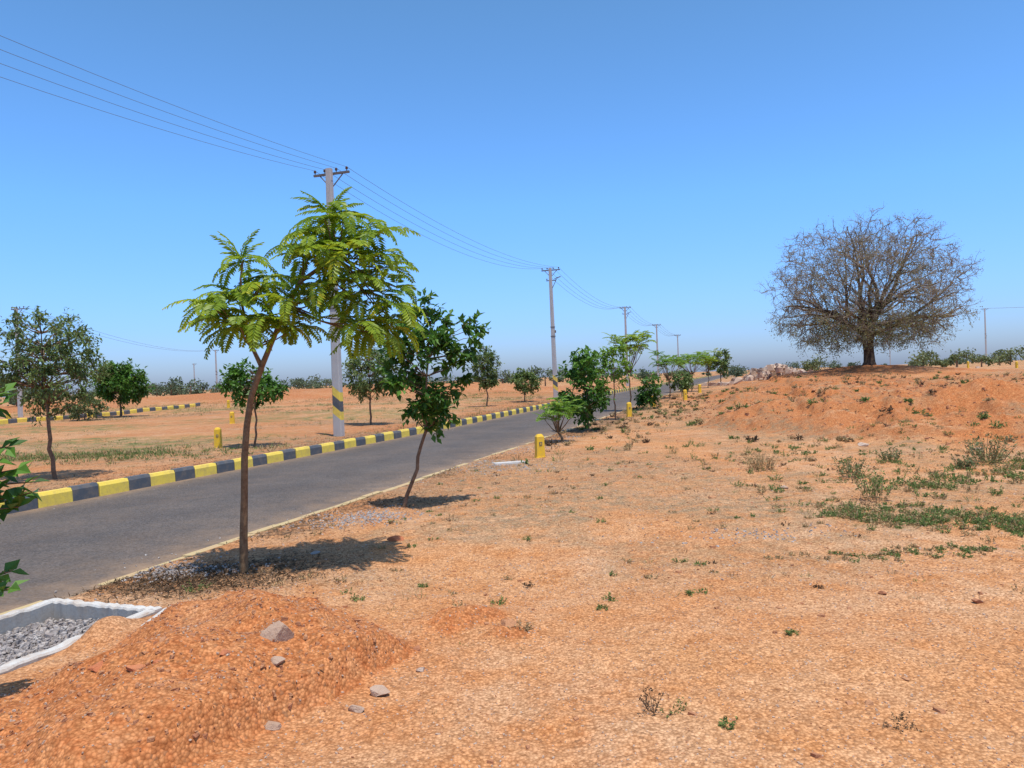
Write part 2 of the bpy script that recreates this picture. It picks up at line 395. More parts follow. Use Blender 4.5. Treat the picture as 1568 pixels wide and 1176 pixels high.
P2=pole('electric_pole',2.65,46.2,8.0,True,(0,1),-.01)
P3=pole('electric_pole',11.9,78,8.2,False,(0,1))
P4=pole('electric_pole',20.3,105,8.0,False,(0,))
P5=pole('electric_pole',30,136,8.0,False,(0,))
P0=[np.array([-14.25,-7.1,0])+LD*.13+UP*7.88+LN*q for q in WOFF]
pole('electric_pole',-14.25,-7.1,7.75,True,(0,))
b=MB()
def wire(a,c,sag,r=.006):
    t=np.linspace(0,1,25)[:,None]; p=a*(1-t)+c*t; p[:,2]-=4*sag*(t*(1-t))[:,0]; b.tube(p,[r]*25,4,0)
for si,(A,B_,sg) in enumerate(((P0,P1,.74),(P1,P2,.62),(P2,P3,.9),(P3,P4,.7),(P4,P5,.6))):
    for k,(a,c) in enumerate(zip(A,B_)): wire(a,c,sg+((.065*(3-k)+(.04 if k==0 else 0)) if si<2 else .06*(3-k)),(.0042,.006,.009,.012,.013)[si])
Q1=pole('electric_pole',-32.5,50,7.3,False,(0,1)); Q2=pole('electric_pole',-47.5,122,7.6,False,(0,)); Q3=pole('electric_pole',-72,172,7.2,False,(0,))
Q4=pole('electric_pole',-160,60,7.5,False,(0,))
for k in(0,3): wire(Q1[k],Q2[k],1.2,.010)
T1_=pole('electric_pole',84,134,10.0,False,(0,)); T2_=pole('electric_pole',123,130,11.4,False,(0,)); pole('electric_pole',110,220,8.2,False,(0,))
for k in(0,3): wire(T1_[k],T2_[k],.6,.012)
b.build('overhead_power_lines',[M_wire])

# ------------------------------------------------------------ trees
def frond(acc,p,az,el,L,npairs,pinL,pinW,droop,b):
    h=np.array([math.cos(az),math.sin(az),0]); n=7
    pts=[np.array(p,float)]; e=el
    for k in range(n): 
        pts.append(pts[-1]+(h*math.cos(e)+UP*math.sin(e))*L/n); e-=droop/n
    pts=np.array(pts); b.tube(pts,np.linspace(.004,.0015,n+1),3,2)
    side=np.cross(h,UP); r0=R.rand()
    for k in range(npairs):
        t=.14+.86*k/(npairs-1); f=t*n; i0=min(int(f),n-1); q=pts[i0]+(pts[i0+1]-pts[i0])*(f-i0)
        T=pts[i0+1]-pts[i0]; T=T/np.linalg.norm(T); N=np.cross(side,T)
        pl=pinL*(math.sin(math.pi*(.18+.72*t)))**.7
        for sg in(-1,1):
            D=side*sg*.86+T*(.35+.35*t)-N*R.uniform(-.05,.28)
            acc.append((q,D,N,pl*R.uniform(.85,1.1),pinW,np.clip(r0*.6+R.rand()*.4,0,1)))
def flush(b,acc,mat=1):
    P=np.array([a[0] for a in acc]);D=np.array([a[1] for a in acc]);N=np.array([a[2] for a in acc])
    b.leaves(P,D,N,np.array([a[3] for a in acc]),np.array([a[4] for a in acc]),mat,np.array([a[5] for a in acc]))
def curve(a,c,bend,n=7):
    t=np.linspace(0,1,n)[:,None]; a=np.array(a,float);c=np.array(c,float)
    p=a*(1-t)+c*t+np.array(bend)*(t*(1-t))*4
    return p+np.concatenate([[[0,0,0]],R.normal(size=(n-2,3))*.012*np.linalg.norm(c-a),[[0,0,0]]])

def gulmohar_front():
    b=MB(); x0,y0=-2.36,6.49; z0=hz(x0,y0)-.03
    k=1/179.
    def L(px,py,dy=0): 
        dz=(880-py)*k; return np.array([(px-372)*k+.037*dz,dy,dz])
    tr=[L(372,885),L(371,820,.01),L(373,760,.0),L(374,700,-.01),L(377,650),L(384,605),L(400,560)]
    b.tube(tr,[.040,.034,.030,.029,.027,.026,.026],9,0)
    rb=[L(400,560),L(418,515,.02),L(438,470,.0),L(462,432,-.03),L(490,412,0),L(515,395,.02)]
    b.tube(rb,[.025,.021,.020,.019,.017,.012],8,0)
    lb=[L(400,560),L(384,530,.03),L(374,500,.05),L(368,462,.03),L(368,425,0),L(372,395,0)]
    b.tube(lb,[.022,.016,.013,.011,.009,.006],7,0)
    acc=[]
    left=[(369,400,0),(345,440,.15),(335,465,-.2),(325,480,.1),(385,440,.2),(405,440,-.1),(400,480,.25),(360,475,-.3),(415,490,-.25),(345,495,.3),(385,500,-.3),(430,500,.1),(325,455,.2),(405,420,.1),(375,460,-.15),(365,500,0),(445,500,.1)]
    right=[(480,362,0),(503,328,.1),(530,340,-.1),(560,350,.15),(575,375,-.2),(520,365,.3),(490,385,-.3),(545,400,-.3),(585,410,.2),(520,425,.2),(550,440,-.2),(585,455,.05),(605,475,-.1),(500,440,-.2),(470,440,.3),(565,510,.1),(535,490,.3),(470,400,.0),(455,465,-.25),(540,370,.05),(505,345,-.2),(560,420,.3),(600,440,.3),(515,400,-.4),(575,515,-.1),(595,490,.15),(540,455,0),(490,460,.1),(560,470,-.15),(590,400,-.1),(475,350,.15),(555,505,-.25),(600,505,0),(460,380,.1)]
    for lst,br,npf in((left,lb,6),(right,rb,6)):
        brA=np.array(br)
        for q in lst:
            tip=L(*q[:2],q[2]*1.0)
            j=np.argmin(np.linalg.norm(brA[1:]-tip+np.array([0,0,.18]),axis=1))+1
            pth=curve(brA[j],tip,[0,0,-.03],6); b.tube(pth,np.linspace(.009,.004,6),5,0)
            a0=R.rand()*6.28
            for m in range(npf):
                az=a0+m*6.283/npf+R.uniform(-.35,.35)
                el=R.uniform(-.15,.75); ll=R.uniform(.28,.44)
                frond(acc,tip,az,el,ll,14,R.uniform(.075,.105),.028,R.uniform(.9,1.9),b)
    for az,el in((0,1.45),(3.14,1.4),(1.,1.1),(4,1.1),(2.4,.8)):
        frond(acc,L(368,400),az,el,.32,14,.085,.026,.9,b)
    for az,el in((0,1.3),(3.14,1.2),(1.,1.1),(.3,.8)):
        frond(acc,L(503,335),az,el,.32,14,.085,.026,.9,b)
    flush(b,acc)
    b.build('gulmohar_tree',[B_gul,L_gul,L_bright],[0],(x0,y0,z0))
gulmohar_front()

def leafy(name,x,y,H,th,rx,rz,ncl,npl,LL,LW,mats,tr=.03,lean=(0,0),rc=.22,seed=1,ry=None,trunk_split=1,droop=.3,zc=None,extra=None):
    global R
    R=np.random.RandomState(seed); b=MB(); z0=hz(x,y)-.03; ry=ry or rx
    top=np.array([lean[0],lean[1],th]); zc=zc or (th+H)/2
    tp=curve([0,0,0],top,[R.uniform(-.05,.05),0,0],7); b.tube(tp,np.linspace(tr,tr*.75,7),8,0)
    lead=curve(top,[lean[0]*1.3+R.uniform(-.1,.1)*rx,lean[1],H-.12*H],[R.uniform(-.1,.1)*rx,0,0],7); b.tube(lead,np.linspace(tr*.72,tr*.2,7),7,0)
    spine=np.concatenate([tp[4:],lead])
    P=[];D=[];N=[];LLs=[];RR=[]
    ex=extra or []
    for c in range(ncl+len(ex)):
        if c<len(ex): cc=np.array(ex[c],float)
        else:
            while True:
                q=R.uniform(-1,1,3)
                r=np.linalg.norm(q)
                if r<1 and r>.25*R.rand(): break
            cc=np.array([lean[0]*1.1+q[0]*rx,lean[1]*1.1+q[1]*ry,zc+q[2]*rz])
        cand=spine[spine[:,2]<cc[2]+.05]
        if len(cand)==0: cand=tp[-2:]
        st=cand[np.argmin(np.linalg.norm(cand-cc+np.array([0,0,.25*rz]),axis=1))]
        br=curve(st,cc,[0,0,R.uniform(-.06,.02)*rz],6); b.tube(br,np.linspace(tr*.32,tr*.10,6),4,0)
        tone=R.rand(); out=(cc-np.array([lean[0],lean[1],zc])); out/=np.linalg.norm(out)+1e-6
        nt=max(3,npl//9)
        for t in range(nt):
            d=out*.7+rdir(1)[0]; d/=np.linalg.norm(d); Lt=rc*R.uniform(.6,1.25)
            tw=curve(cc,cc+d*Lt-UP*droop*Lt*.3,[0,0,.05*Lt],4); b.tube(tw,np.linspace(tr*.09,tr*.04,4),3,0)
            m=npl//nt
            f=R.rand(m); pts=tw[0]+(tw[-1]-tw[0])*f[:,None]+R.normal(size=(m,3))*rc*.12
            dd=rdir(m)*.9+d*.6-UP*droop
            P.append(pts);D.append(dd);N.append(rdir(m)*.55+UP);LLs.append(R.uniform(.7,1.2,m)*LL)
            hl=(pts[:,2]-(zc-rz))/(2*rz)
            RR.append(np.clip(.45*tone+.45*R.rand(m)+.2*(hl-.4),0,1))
    P=np.concatenate(P);LLs=np.concatenate(LLs)
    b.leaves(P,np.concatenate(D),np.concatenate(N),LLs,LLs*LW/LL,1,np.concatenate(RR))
    return b.build(name,mats,[0],(x,y,z0))
leafy('pongamia_tree',-1.43,9.6,2.68,1.0,.44,.70,50,44,.105,.062,[B_brown,L_dark],.026,(.32,0),.17,3,zc=1.72,
      extra=[(.35,0,2.62),(.30,.1,2.5),(.62,0,2.35),(.85,0,2.3),(1.0,.1,2.28),(.95,-.1,2.15),(.1,0,2.3),(.0,.1,2.15),(-.1,0,2.1),(.8,0,1.9),(.5,0,2.4),(.9,0,2.0),(0,0,1.6),(-.1,0,1.8)])
leafy('pongamia_tree',2.05,21.6,2.35,.45,.66,1.0,46,46,.16,.10,[B_brown,L_dark],.035,(.05,0),.28,4,zc=1.3)
leafy('neem_tree',-8.2,13.5,3.0,1.15,.88,.92,110,62,.085,.038,[B_brown,L_mid],.04,(-.08,0),.24,5,zc=2.12)
leafy('pongamia_tree',-6.6,19.2,2.15,1.05,.68,.52,38,46,.13,.085,[B_brown,L_dark],.03,(.05,0),.26,6,zc=1.62)
leafy('neem_tree',-5.1,27.2,2.9,.95,.88,.9,80,50,.13,.06,[B_brown,L_mid],.04,(0,0),.32,7,zc=1.95)
leafy('neem_tree',-1.35,39.5,3.3,1.1,.65,1.05,60,46,.16,.08,[B_brown,L_mid],.04,(0,0),.32,8,zc=2.15)
leafy('young_shade_tree',.75,43.5,1.95,.5,.75,.62,40,42,.17,.11,[B_brown,L_mid],.04,(0,0),.32,9,zc=1.25)
leafy('broadleaf_tree',-23.3,45,3.2,.7,1.35,1.1,80,62,.22,.14,[B_brown,L_dark],.08,(0,0),.5,10,zc=2.0)
leafy('young_shade_tree',-24,42.5,1.3,.3,.9,.5,30,40,.18,.1,[B_brown,L_olive],.04,(0,0),.35,12,zc=.8)
leafy('roadside_bush',5.9,32.5,1.5,.3,.5,.55,26,38,.16,.10,[B_brown,L_dark],.03,(0,0),.3,13,zc=.85)
leafy('young_shade_tree',3.5,26.0,2.8,1.1,.6,.65,22,36,.16,.08,[B_brown,L_bright],.028,(.0,0),.32,14,zc=1.95)

def frondtree(name,x,y,H,th,rx,rz,tips,npf,fl,mats,seed,npairs=8,pinL=.11,pinW=.035,tr=.035):
    global R
    R=np.random.RandomState(seed); b=MB(); z0=hz(x,y)-.03; acc=[]; zc=H-rz
    tp=curve([0,0,0],[R.uniform(-.08,.08),0,th],[.04,0,0],6); b.tube(tp,np.linspace(tr,tr*.7,6),7,0)
    for t in range(tips):
        q=rdir(1)[0]*R.uniform(.3,1); q[2]=abs(q[2])*1.3-.45
        cc=np.array([q[0]*rx,q[1]*rx,zc+q[2]*rz]); cc[2]=min(cc[2],H-.15)
        br=curve(tp[-1],cc,[0,0,-.05],5); b.tube(br,np.linspace(tr*.5,tr*.15,5),4,0)
        a0=R.rand()*6.28
        for m in range(npf):
            frond(acc,cc,a0+m*6.283/npf,R.uniform(.1,1.0),fl*R.uniform(.7,1.1),npairs,pinL,pinW,R.uniform(.7,1.5),b)
    flush(b,acc); return b.build(name,mats,[0],(x,y,z0))
frondtree('gulmohar_shrub',1.15,18.3,1.15,.25,.42,.42,14,6,.42,[B_gul,L_bright,L_bright],21)
frondtree('gulmohar_tree',4.9,31.5,3.85,1.5,.95,.95,17,6,.6,[B_gul,L_gul,L_bright],22,8,.17,.055)
frondtree('gulmohar_tree',8.6,41.5,2.9,1.0,.9,.85,15,5,.55,[B_gul,L_bright,L_bright],23,7,.18,.06)
frondtree('gulmohar_tree',12.3,52,3.2,1.2,1.5,.9,22,5,.7,[B_gul,L_bright,L_bright],24,7,.22,.075)
frondtree('gulmohar_tree',15.5,60,3.2,1.2,1.3,.9,17,5,.7,[B_gul,L_gul,L_bright],25,7,.22,.085)
leafy('pongamia_tree',19.3,70,3.1,1,1.1,1.0,34,36,.25,.16,[B_brown,L_mid],.05,(0,0),.45,26)
leafy('roadside_bush',10.3,46,1.4,.3,.7,.55,26,36,.2,.12,[B_brown,L_mid],.03,(0,0),.35,27,zc=.8)
leafy('neem_tree',6.6,68,3.0,1,.9,.9,30,30,.22,.12,[B_brown,L_mid],.05,(0,0),.4,28)

# --- big almost leafless tree on the mound
def bare_tree():
    global R
    R=np.random.RandomState(5); b=MB(); x,y=23.6,50; z0=hz(x,y)-.15
    C=np.array([0,0,4.9]); rx,ry,ru,rd=6.2,5.9,4.75,4.4
    nodes=[]
    def lobes(u):
        az=math.atan2(u[1],u[0]); return 1+.06*math.sin(3*az+1.2)*math.cos(4*u[2])+.06*math.sin(7*az+5*u[2])+.05*math.sin(11*u[2]+2*az)
    def norm(p):
        q=p-C; rz=ru if q[2]>0 else rd; return math.sqrt((q[0]/rx)**2+(q[1]/ry)**2+(q[2]/rz)**2)
    b.tube([[0,0,-.2],[0,0,.0],[.03,0,.35],[0.02,.02,1.0],[-.03,0,1.7],[0,0,2.3]],[.62,.50,.36,.32,.34,.40],12,1)
    def grow(p,d,L,r,lev):
        n=4; pts=[p]; dd=d.copy()
        for k in range(n):
            dd=dd+R.normal(size=3)*.13
            dd/=np.linalg.norm(dd)
            q=pts[-1]+dd*L/n
            if norm(q)>.93+.05*R.normal() or q[2]<1.2: break
            pts.append(q)
        if len(pts)<2: return
        pts=np.array(pts); m=len(pts)
        b.tube(pts,np.linspace(r,r*.6,m),6 if lev<2 else 4,0 if lev>1 else 1)
        for q in pts[1:]: nodes.append((q,lev))
        if lev>=4: return
        for c in range(3):
            t=1.0 if c==0 else R.uniform(.3,.95); f=t*(m-1); i0=min(int(f),m-2); q=pts[i0]+(pts[i0+1]-pts[i0])*(f-i0)
            a=rdir(1)[0]; pr=a-dd*np.dot(a,dd); pr/=np.linalg.norm(pr)
            ang=R.uniform(.1,.35) if c==0 else R.uniform(.4,.85)
            nd=dd*math.cos(ang)+pr*math.sin(ang); nd[2]+=.04; nd/=np.linalg.norm(nd)
            grow(q,nd,L*R.uniform(.62,.84),r*(.66 if c==0 else .5),lev+1)
    inc=[.12,.35,.55,.75,.95,1.12,1.3,1.38,.6,.85,.4,1.2,1.40,1.0]
    for k in range(14):
        az=k*2.399+R.uniform(-.2,.2)
        d=np.array([math.cos(az)*math.sin(inc[k]),math.sin(az)*math.sin(inc[k]),math.cos(inc[k])])
        grow(np.array([0,0,R.uniform(1.7,2.4)]),d,R.uniform(2.6,3.3),.155*R.uniform(.8,1.15),0)
    nd=[q for q,l in nodes if l>=2]
    LP=[]
    for bt in range(9):
        kd=kdtree.KDTree(len(nd))
        for i_,q in enumerate(nd): kd.insert(q,i_)
        kd.balance(); new=[]
        for k in range(370):
            u=rdir(1)[0]; rr=(.45+.58*R.rand()**.6)*lobes(u)*(1+.04*R.normal())
            tgt=C+u*np.array([rx,ry,ru if u[2]>0 else rd])*rr
            if tgt[2]<.9+1.1*(1-min(1,math.hypot(tgt[0],tgt[1])/4)): continue
            co,i_,dist=kd.find(tgt)
            if dist<.12: continue
            a=np.array(co); 
            if dist>1.3: tgt=a+(tgt-a)*1.3/dist; dist=1.3
            bend=rdir(1)[0]*dist*.12; pth=curve(a,tgt,bend,4)
            b.tube(pth,np.linspace(.020,.009,4),3,0); new+= [pth[1],pth[2],pth[3]]
            out=(tgt-a)/dist
            for t_ in range(5):
                q=pth[R.randint(1,4)]; dv=out*.9+rdir(1)[0]*.8; dv/=np.linalg.norm(dv); Lt=R.uniform(.2,.5)
                e=q+dv*Lt-UP*(.18*Lt if tgt[2]<4 else 0); b.tube([q,(q+e)/2+rdir(1)[0]*.03,e],[.010,.008,.005],3,0); LP.append(e); LP.append((q+e)/2)
        nd+=new
    LP=np.array(LP); n=24000; idx=R.randint(0,len(LP),n); P=LP[idx]+R.normal(size=(n,3))*.12
    b.leaves(P,rdir(n)-UP*.3,rdir(n),R.uniform(.05,.10,n),R.uniform(.03,.05,n),2)
    idx=np.where((LP[:,2]<3.4))[0]
    if len(idx):
        idx=R.choice(idx,6500); P=LP[idx]+R.normal(size=(6500,3))*.15
        b.leaves(P,rdir(6500)-UP*.5,rdir(6500),.13,.06,2)
    idx=np.where((LP[:,2]<6.5)&(np.hypot(LP[:,0],LP[:,1])<3.6))[0]
    if len(idx):
        idx=R.choice(idx,4500); P=LP[idx]+R.normal(size=(4500,3))*.12
        b.leaves(P,rdir(4500),rdir(4500),.13,.07,3)
    b.build('acacia_tree',[B_bare,B_trunk,L_bare,L_olive],[0,1],(x,y,z0))
bare_tree()

# --- distant vegetation
def band(name,items,mat,leaf=.35,seed=3):
    global R
    R=np.random.RandomState(seed); b=MB()
    for (x,y,w,h) in items:
        z=hz(x,y); n=int(50+60*w)
        nl=max(2,int(w*1.6)); 
        b.tube([[x,y,z],[x,y,z+h*.5]],[.1,.06],4,0)
        for l in range(nl):
            cx=x+R.uniform(-.4,.4)*w; cy=y+R.uniform(-.4,.4)*w; cz=z+h*R.uniform(.25,.72); rr=min(w*.32,h*.42)*R.uniform(.5,1.1)
            m=n//nl+8; q=rdir(m)*(R.rand(m)**.4)[:,None]
            P=np.array([cx,cy,cz])+q*np.array([rr*1.2,rr*1.2,rr*.85]); 
            b.leaves(P,rdir(m),rdir(m)+UP*.6,R.uniform(.6,1.2,m)*leaf,R.uniform(.5,.8,m)*leaf,1,np.clip(R.rand()*.5+R.rand(m)*.4+q[:,2]*.25,0,1))
    return b.build(name,[B_brown,mat])
it=[]
rr=np.random.RandomState(44)
def toxy(px,Y): 
    return ((px-784)/1160.-.0)*Y
for k in range(80):
    u=rr.uniform(-.72,.30); Y=rr.uniform(120,260)
    sz=rr.choice([.9,1.2,1.6,2.2,3.2])*(Y/130)**.4; it.append((u*Y,Y,sz*rr.uniform(1.0,2.6),sz*rr.uniform(.8,1.1)))
band('distant_tree_line',it,L_far,.45,4)
it=[]
for k in range(34):
    u=rr.uniform(.28,.75); Y=rr.uniform(130,260); sz=rr.choice([.8,1.2,1.8,2.6]); it.append((u*Y,Y,sz*rr.uniform(1.2,2.5),sz))
band('distant_tree_line',it,L_far,.4,5)
it=[]
for k in range(13):
    u=rr.uniform(.54,.74); Y=rr.uniform(80,105); sz=rr.uniform(1.0,2.6); it.append((u*Y,Y,sz*rr.uniform(1.0,1.6),sz*1.05))
it+=[(35.7,90,2.6,2.3),(36.5,92,2.0,1.6)]
band('distant_bushes',it,L_olive,.32,6)
it=[]
for px,Y,w,h in((60,75,5,3.2),(25,70,5,3.0),(240,95,3.2,3.0),(262,92,2.5,3.6),(275,96,3,2.6),(292,90,3.4,3.3),(310,92,3,2.8),(330,95,3.4,2.6),(345,97,3.0,2.5),(440,105,3.5,2.6),(470,108,4,3.0),(500,110,4,2.6),(655,110,4,2.4),(690,118,4,2.4),(770,105,3,2.6),(815,100,3.2,3.2),(835,98,3,2.8)):
    it.append((toxy(px,Y),Y,w,h))
band('distant_bushes',it,L_far,.33,7)

# --- plant at the left edge of the photo (close to the viewer)
def near_plant():
    global R
    R=np.random.RandomState(31); b=MB(); x,y=-3.0,3.68; z=hz(x,y)
    b.tube(curve([0,0,0],[.05,0,1.75],[.04,0,0],8),np.linspace(.018,.008,8),7,0)
    P=[];D=[];N=[];L=[]
    tips=[(.58,.0,1.20),(.62,.05,1.13),(.54,-.1,1.25),(.58,.1,1.07),(.54,.0,1.31),(.52,-.05,1.16),(.55,.05,1.01),(.52,0,.62),(.46,.1,.68),(.52,0,1.52),(.5,.05,1.58),(.1,.0,1.65),(-.3,.1,1.2),(-.2,-.2,1.5)]
    for t in tips:
        t=np.array(t); st=np.array([.04,0,t[2]-.15]); br=curve(st,t,[0,0,.03],5); b.tube(br,np.linspace(.006,.003,5),4,0)
        for f in np.linspace(.35,1,10):
            q=st+(t-st)*f
            for sg in(-1,1):
                d=(t-st)/np.linalg.norm(t-st)*.5+np.array([0,sg*.6,R.uniform(-.5,.5)])+rdir(1)[0]*.3
                P.append(q);D.append(d);N.append(np.array([0,-.6,1])+rdir(1)[0]*.5);L.append(R.uniform(.07,.11))
    L=np.array(L); b.leaves(P,D,N,L,L*.6,1)
    b.build('pongamia_sapling',[B_brown,L_dark],[0],(x,y,z))
near_plant()

# ------------------------------------------------------------ marker posts
def marker(x,y,h=.48,rot=0,s=1.0):
    b=MB(); z=hz(x,y)-.05; c,s_=math.cos(rot),math.sin(rot); ax=np.array([c,s_,0]);ay=np.array([-s_,c,0])
    b.box((0,0,(h-.06)/2),ax*.085*s,ay*.07*s,UP*(h-.06)/2,0,.88)
    b.box((0,0,h-.06+.025),ax*.0745*s,ay*.061*s,UP*.025,0,.55)
    b.box(-ay*(.068*s)+UP*(h*.62),ax*.03*s,ay*.003,UP*.035,1)
    b.box(-ay*(.0705*s)+UP*(h*.62),ax*.010*s,ay*.0035,UP*.022,0)
    b.box(UP*.03,ax*.11*s,ay*.095*s,UP*.035,0,.9)
    b.build('boundary_marker_post',[M_bol,M_blk],False,(x,y,z))
for p in((.5,14.9,.52,.3),(4.2,27.4,.58,.2),(-7.5,19.2,.58,.1),(9.0,39.5,.6,.3),(12.0,48.5,.6,.3),(-27.3,41,.6,0),(-19.5,52,.6,0),(47,78,.8,.2),(40,60,.6,.3),(6.4,34.5,.55,.3),(-11.5,31,.55,0)):
    marker(p[0],p[1],p[2],p[3])

# ------------------------------------------------------------ drain chamber
def stones(b,P,r,mat,flat=.65,rnd=None):
    P=np.asarray(P,float); n=len(P); r=np.asarray(r,float)*np.ones(n)
    base8=np.array([[-1,-1,-1],[1,-1,-1],[1,1,-1],[-1,1,-1],[-.7,-.7,1],[.7,-.7,1],[.7,.7,1],[-.7,.7,1]],float)*.62
    V=base8[None]+R.uniform(-.3,.3,(n,8,3)); V=V*R.uniform(.6,1.3,(n,1,3))
    a=R.uniform(0,6.28,n); c,s_=np.cos(a),np.sin(a); x=V[...,0]*c[:,None]-V[...,1]*s_[:,None]; y=V[...,0]*s_[:,None]+V[...,1]*c[:,None]
    V=np.stack([x,y,V[...,2]*flat],-1)*r[:,None,None]+P[:,None,:]
    F0=np.array([[4,5,6,7],[0,1,5,4],[1,2,6,5],[2,3,7,6],[3,0,4,7],[0,3,2,1]])
    F=(F0[None]+np.arange(n)[:,None,None]*8).reshape(-1,4)
    b.add(V.reshape(-1,3),F,mat,np.repeat(R.rand(n),6))
def chamber():
    e=bpy.data.objects.new('concrete_drain_chamber',None); scene.collection.objects.link(e)
    u=np.array([PU[0],PU[1],0]);v=np.array([PV[0],PV[1],0]); A=np.array([PA[0],PA[1],0])
    def wall(nm,c,a,bv,zt):
        b=MB(); n=30; V=[];F=[]
        for k in range(n+1):
            t=-1+2*k/n; cc=c+a*t; jz=R.uniform(-.007,.007); j=R.uniform(-.14,.14)
            for (q,zz) in((-1,-.4),(-1,zt-.014),(-.8,zt),(.8,zt),(1,zt-.014),(1,-.4)):
                p=cc+bv*(q+j); V.append((p[0],p[1],zz+(jz if zz>0 else 0)))
        mi=[]
        for k in range(n):
            for j in range(5): F.append([k*6+j,k*6+j+1,(k+1)*6+j+1,(k+1)*6+j]); mi.append(0 if j in(1,2,3) else 1)
        for k in(0,n): F.append([k*6,k*6+1,k*6+4,k*6+5]); F.append([k*6+1,k*6+2,k*6+3,k*6+4]); mi+=[1,0]
        b.add(V,F); b.m[-1]=np.array(mi); b.build(nm,[M_white,M_cgrey],False,None,e)
    wd=.04
    wall('back_wall',A+u*PWID/2,u*(PWID/2+wd),v*wd,.062)
    wall('left_wall',A+v*(PLEN/2+wd),v*(PLEN/2),u*wd,.064)
    wall('right_wall',A+u*PWID+v*(PLEN/2+wd),v*(PLEN/2),u*wd,.060)
    wall('front_wall',A+v*(PLEN+2*wd)+u*PWID/2,u*(PWID/2+wd),v*wd,.062)
    rub=MB(); m=3600
    a=R.uniform(.05,PWID-.05,m); c=R.uniform(.05,PLEN-.05,m); P=A[None]+u*a[:,None]+v*c[:,None]; P[:,2]=-.055+.06*fbm(a*4,c*4,3)+R.uniform(-.02,.02,m)
    stones(rub,P,R.uniform(.010,.030,m),0)
    rub.build('rubble_fill',[M_grey],False,None,e)
    b=MB(); b.box(A+u*PWID/2+v*PLEN/2+UP*-.16,u*PWID/2*.98,v*PLEN/2*.98,UP*.08,0); b.build('chamber_bed',[M_grey],False,None,e)
R=np.random.RandomState(99)
chamber()

def slab(name,x,y,ax,ay,h,dz=0):
    b=MB(); z=hz(x,y)+dz; ax=np.array(ax,float); ay=np.array(ay,float)
    b.box((0,0,0),ax,ay,UP*h,0,.95); b.build(name,[M_white],False,(x,y,z))
slab('broken_concrete_strip',-2.43,5.08,(.035,.006,0),(-.03,.24,-.012),.014,.012)
slab('concrete_slab',-.10,14.1,(.30,.08,0.0),(-.04,.10,0),.018,.01)

def rock(name,x,y,r,mat,seed,sc=(1,1,.7),dz=0):
    import bmesh
    rs=np.random.RandomState(seed); bm=bmesh.new(); bmesh.ops.create_icosphere(bm,subdivisions=3,radius=1)
    pl=[(rdir(1)[0],rs.uniform(.4,.75)) for _ in range(14)]
    for v in bm.verts:
        p=np.array(v.co)
        for nrm,d in pl:
            t=np.dot(p,nrm)
            if t>d: p=p-nrm*(t-d)
        p+=rs.normal(size=3)*.012; v.co=p*np.array(sc)*r*1.25
    me=bpy.data.meshes.new(name); bm.to_mesh(me); bm.free(); me.materials.append(mat)
    a=me.attributes.new('rnd','FLOAT','FACE'); a.data.foreach_set('value',np.full(len(me.polygons),rs.rand(),dtype=np.float32))
    o=bpy.data.objects.new(name,me); scene.collection.objects.link(o); o.location=(x,y,hz(x,y)+r*sc[2]*.35+dz); o.rotation_euler=(0,0,rs.uniform(0,6))
for a in((-1.28,4.0,.085,M_rock,1,(1,.9,.85)),(-1.22,3.75,.04,M_rock,2),(-.73,3.8,.055,M_rock,3),(-.80,3.6,.045,M_rock,4),(-1.14,3.45,.045,M_rock,5),(-.55,4.1,.035,M_rock,16),
         (1.9,3.75,.02,M_red,17),(4.1,7.2,.04,M_red,18),(3.0,4.95,.035,M_red,6),(2.5,5.2,.03,M_red,7),(-.08,4.75,.06,M_red,8),(3.55,10.0,.07,M_rock,9),(6.9,15,.12,M_rock,10),(2.4,9.3,.05,M_red,11),(-1.9,7.1,.05,M_grey,12),(8.2,13.4,.1,M_rock,19)):
    rock('rock',a[0],a[1],a[2],a[3],a[4],a[5] if len(a)>5 else(1,.8,.55))
for a in((-2.05,3.66,.065,21,(1,.6,.45)),(-1.82,3.55,.04,22,(1,.7,.6)),(-1.73,3.6,.04,23,(1,.7,.6)),(-1.22,7.55,.07,24,(1,.6,.5)),(-1.45,3.7,.03,25,(1,.7,.6))):
    rock('brick_fragment',a[0],a[1],a[2],M_brick,a[3],a[4])
b=MB(); m=130; P=np.stack([22.5+R.normal(size=m)*2.2,66+R.normal(size=m)*1.5,np.zeros(m)],-1); P[:,2]=height(P[:,0],P[:,1])+.9*np.exp(-((P[:,0]-22.5)/2.2)**2)*R.rand(m)+.1
stones(b,P,R.uniform(.2,.5,m),0,.8); 
m=80; P=np.stack([31+R.normal(size=m)*5,72+R.normal(size=m)*2,np.zeros(m)],-1); P[:,2]=height(P[:,0],P[:,1])+.2*R.rand(m)
stones(b,P,R.uniform(.12,.3,m),0,.8); b.build('rock_heap',[M_rock])

# ------------------------------------------------------------ scattered pebbles / aggregate
def scatter(n,x0,x1,y0,y1,mask=None):
    X=R.uniform(x0,x1,n*3);Y=R.uniform(y0,y1,n*3); s,w=to_sw(X,Y); k=(w>RW+.12)&(pit_sd(X,Y)>.14)
    if mask is not None: k&=mask(X,Y,w)
    X,Y=X[k][:n],Y[k][:n]; return np.stack([X,Y,height(X,Y)],-1)
b=MB()
P=scatter(15000,-3.2,4,2.6,6.5); k=R.rand(len(P))<.6; stones(b,P[k],R.uniform(.004,.009,k.sum()),0); stones(b,P[~k],R.uniform(.004,.008,(~k).sum()),1)
P=scatter(8000,-3.5,9,5.5,14); k=R.rand(len(P))<.6; stones(b,P[k],R.uniform(.006,.015,k.sum()),0); stones(b,P[~k],R.uniform(.006,.014,(~k).sum()),1)
P=scatter(900,-3,14,3,22); stones(b,P,R.uniform(.010,.034,len(P)),1)
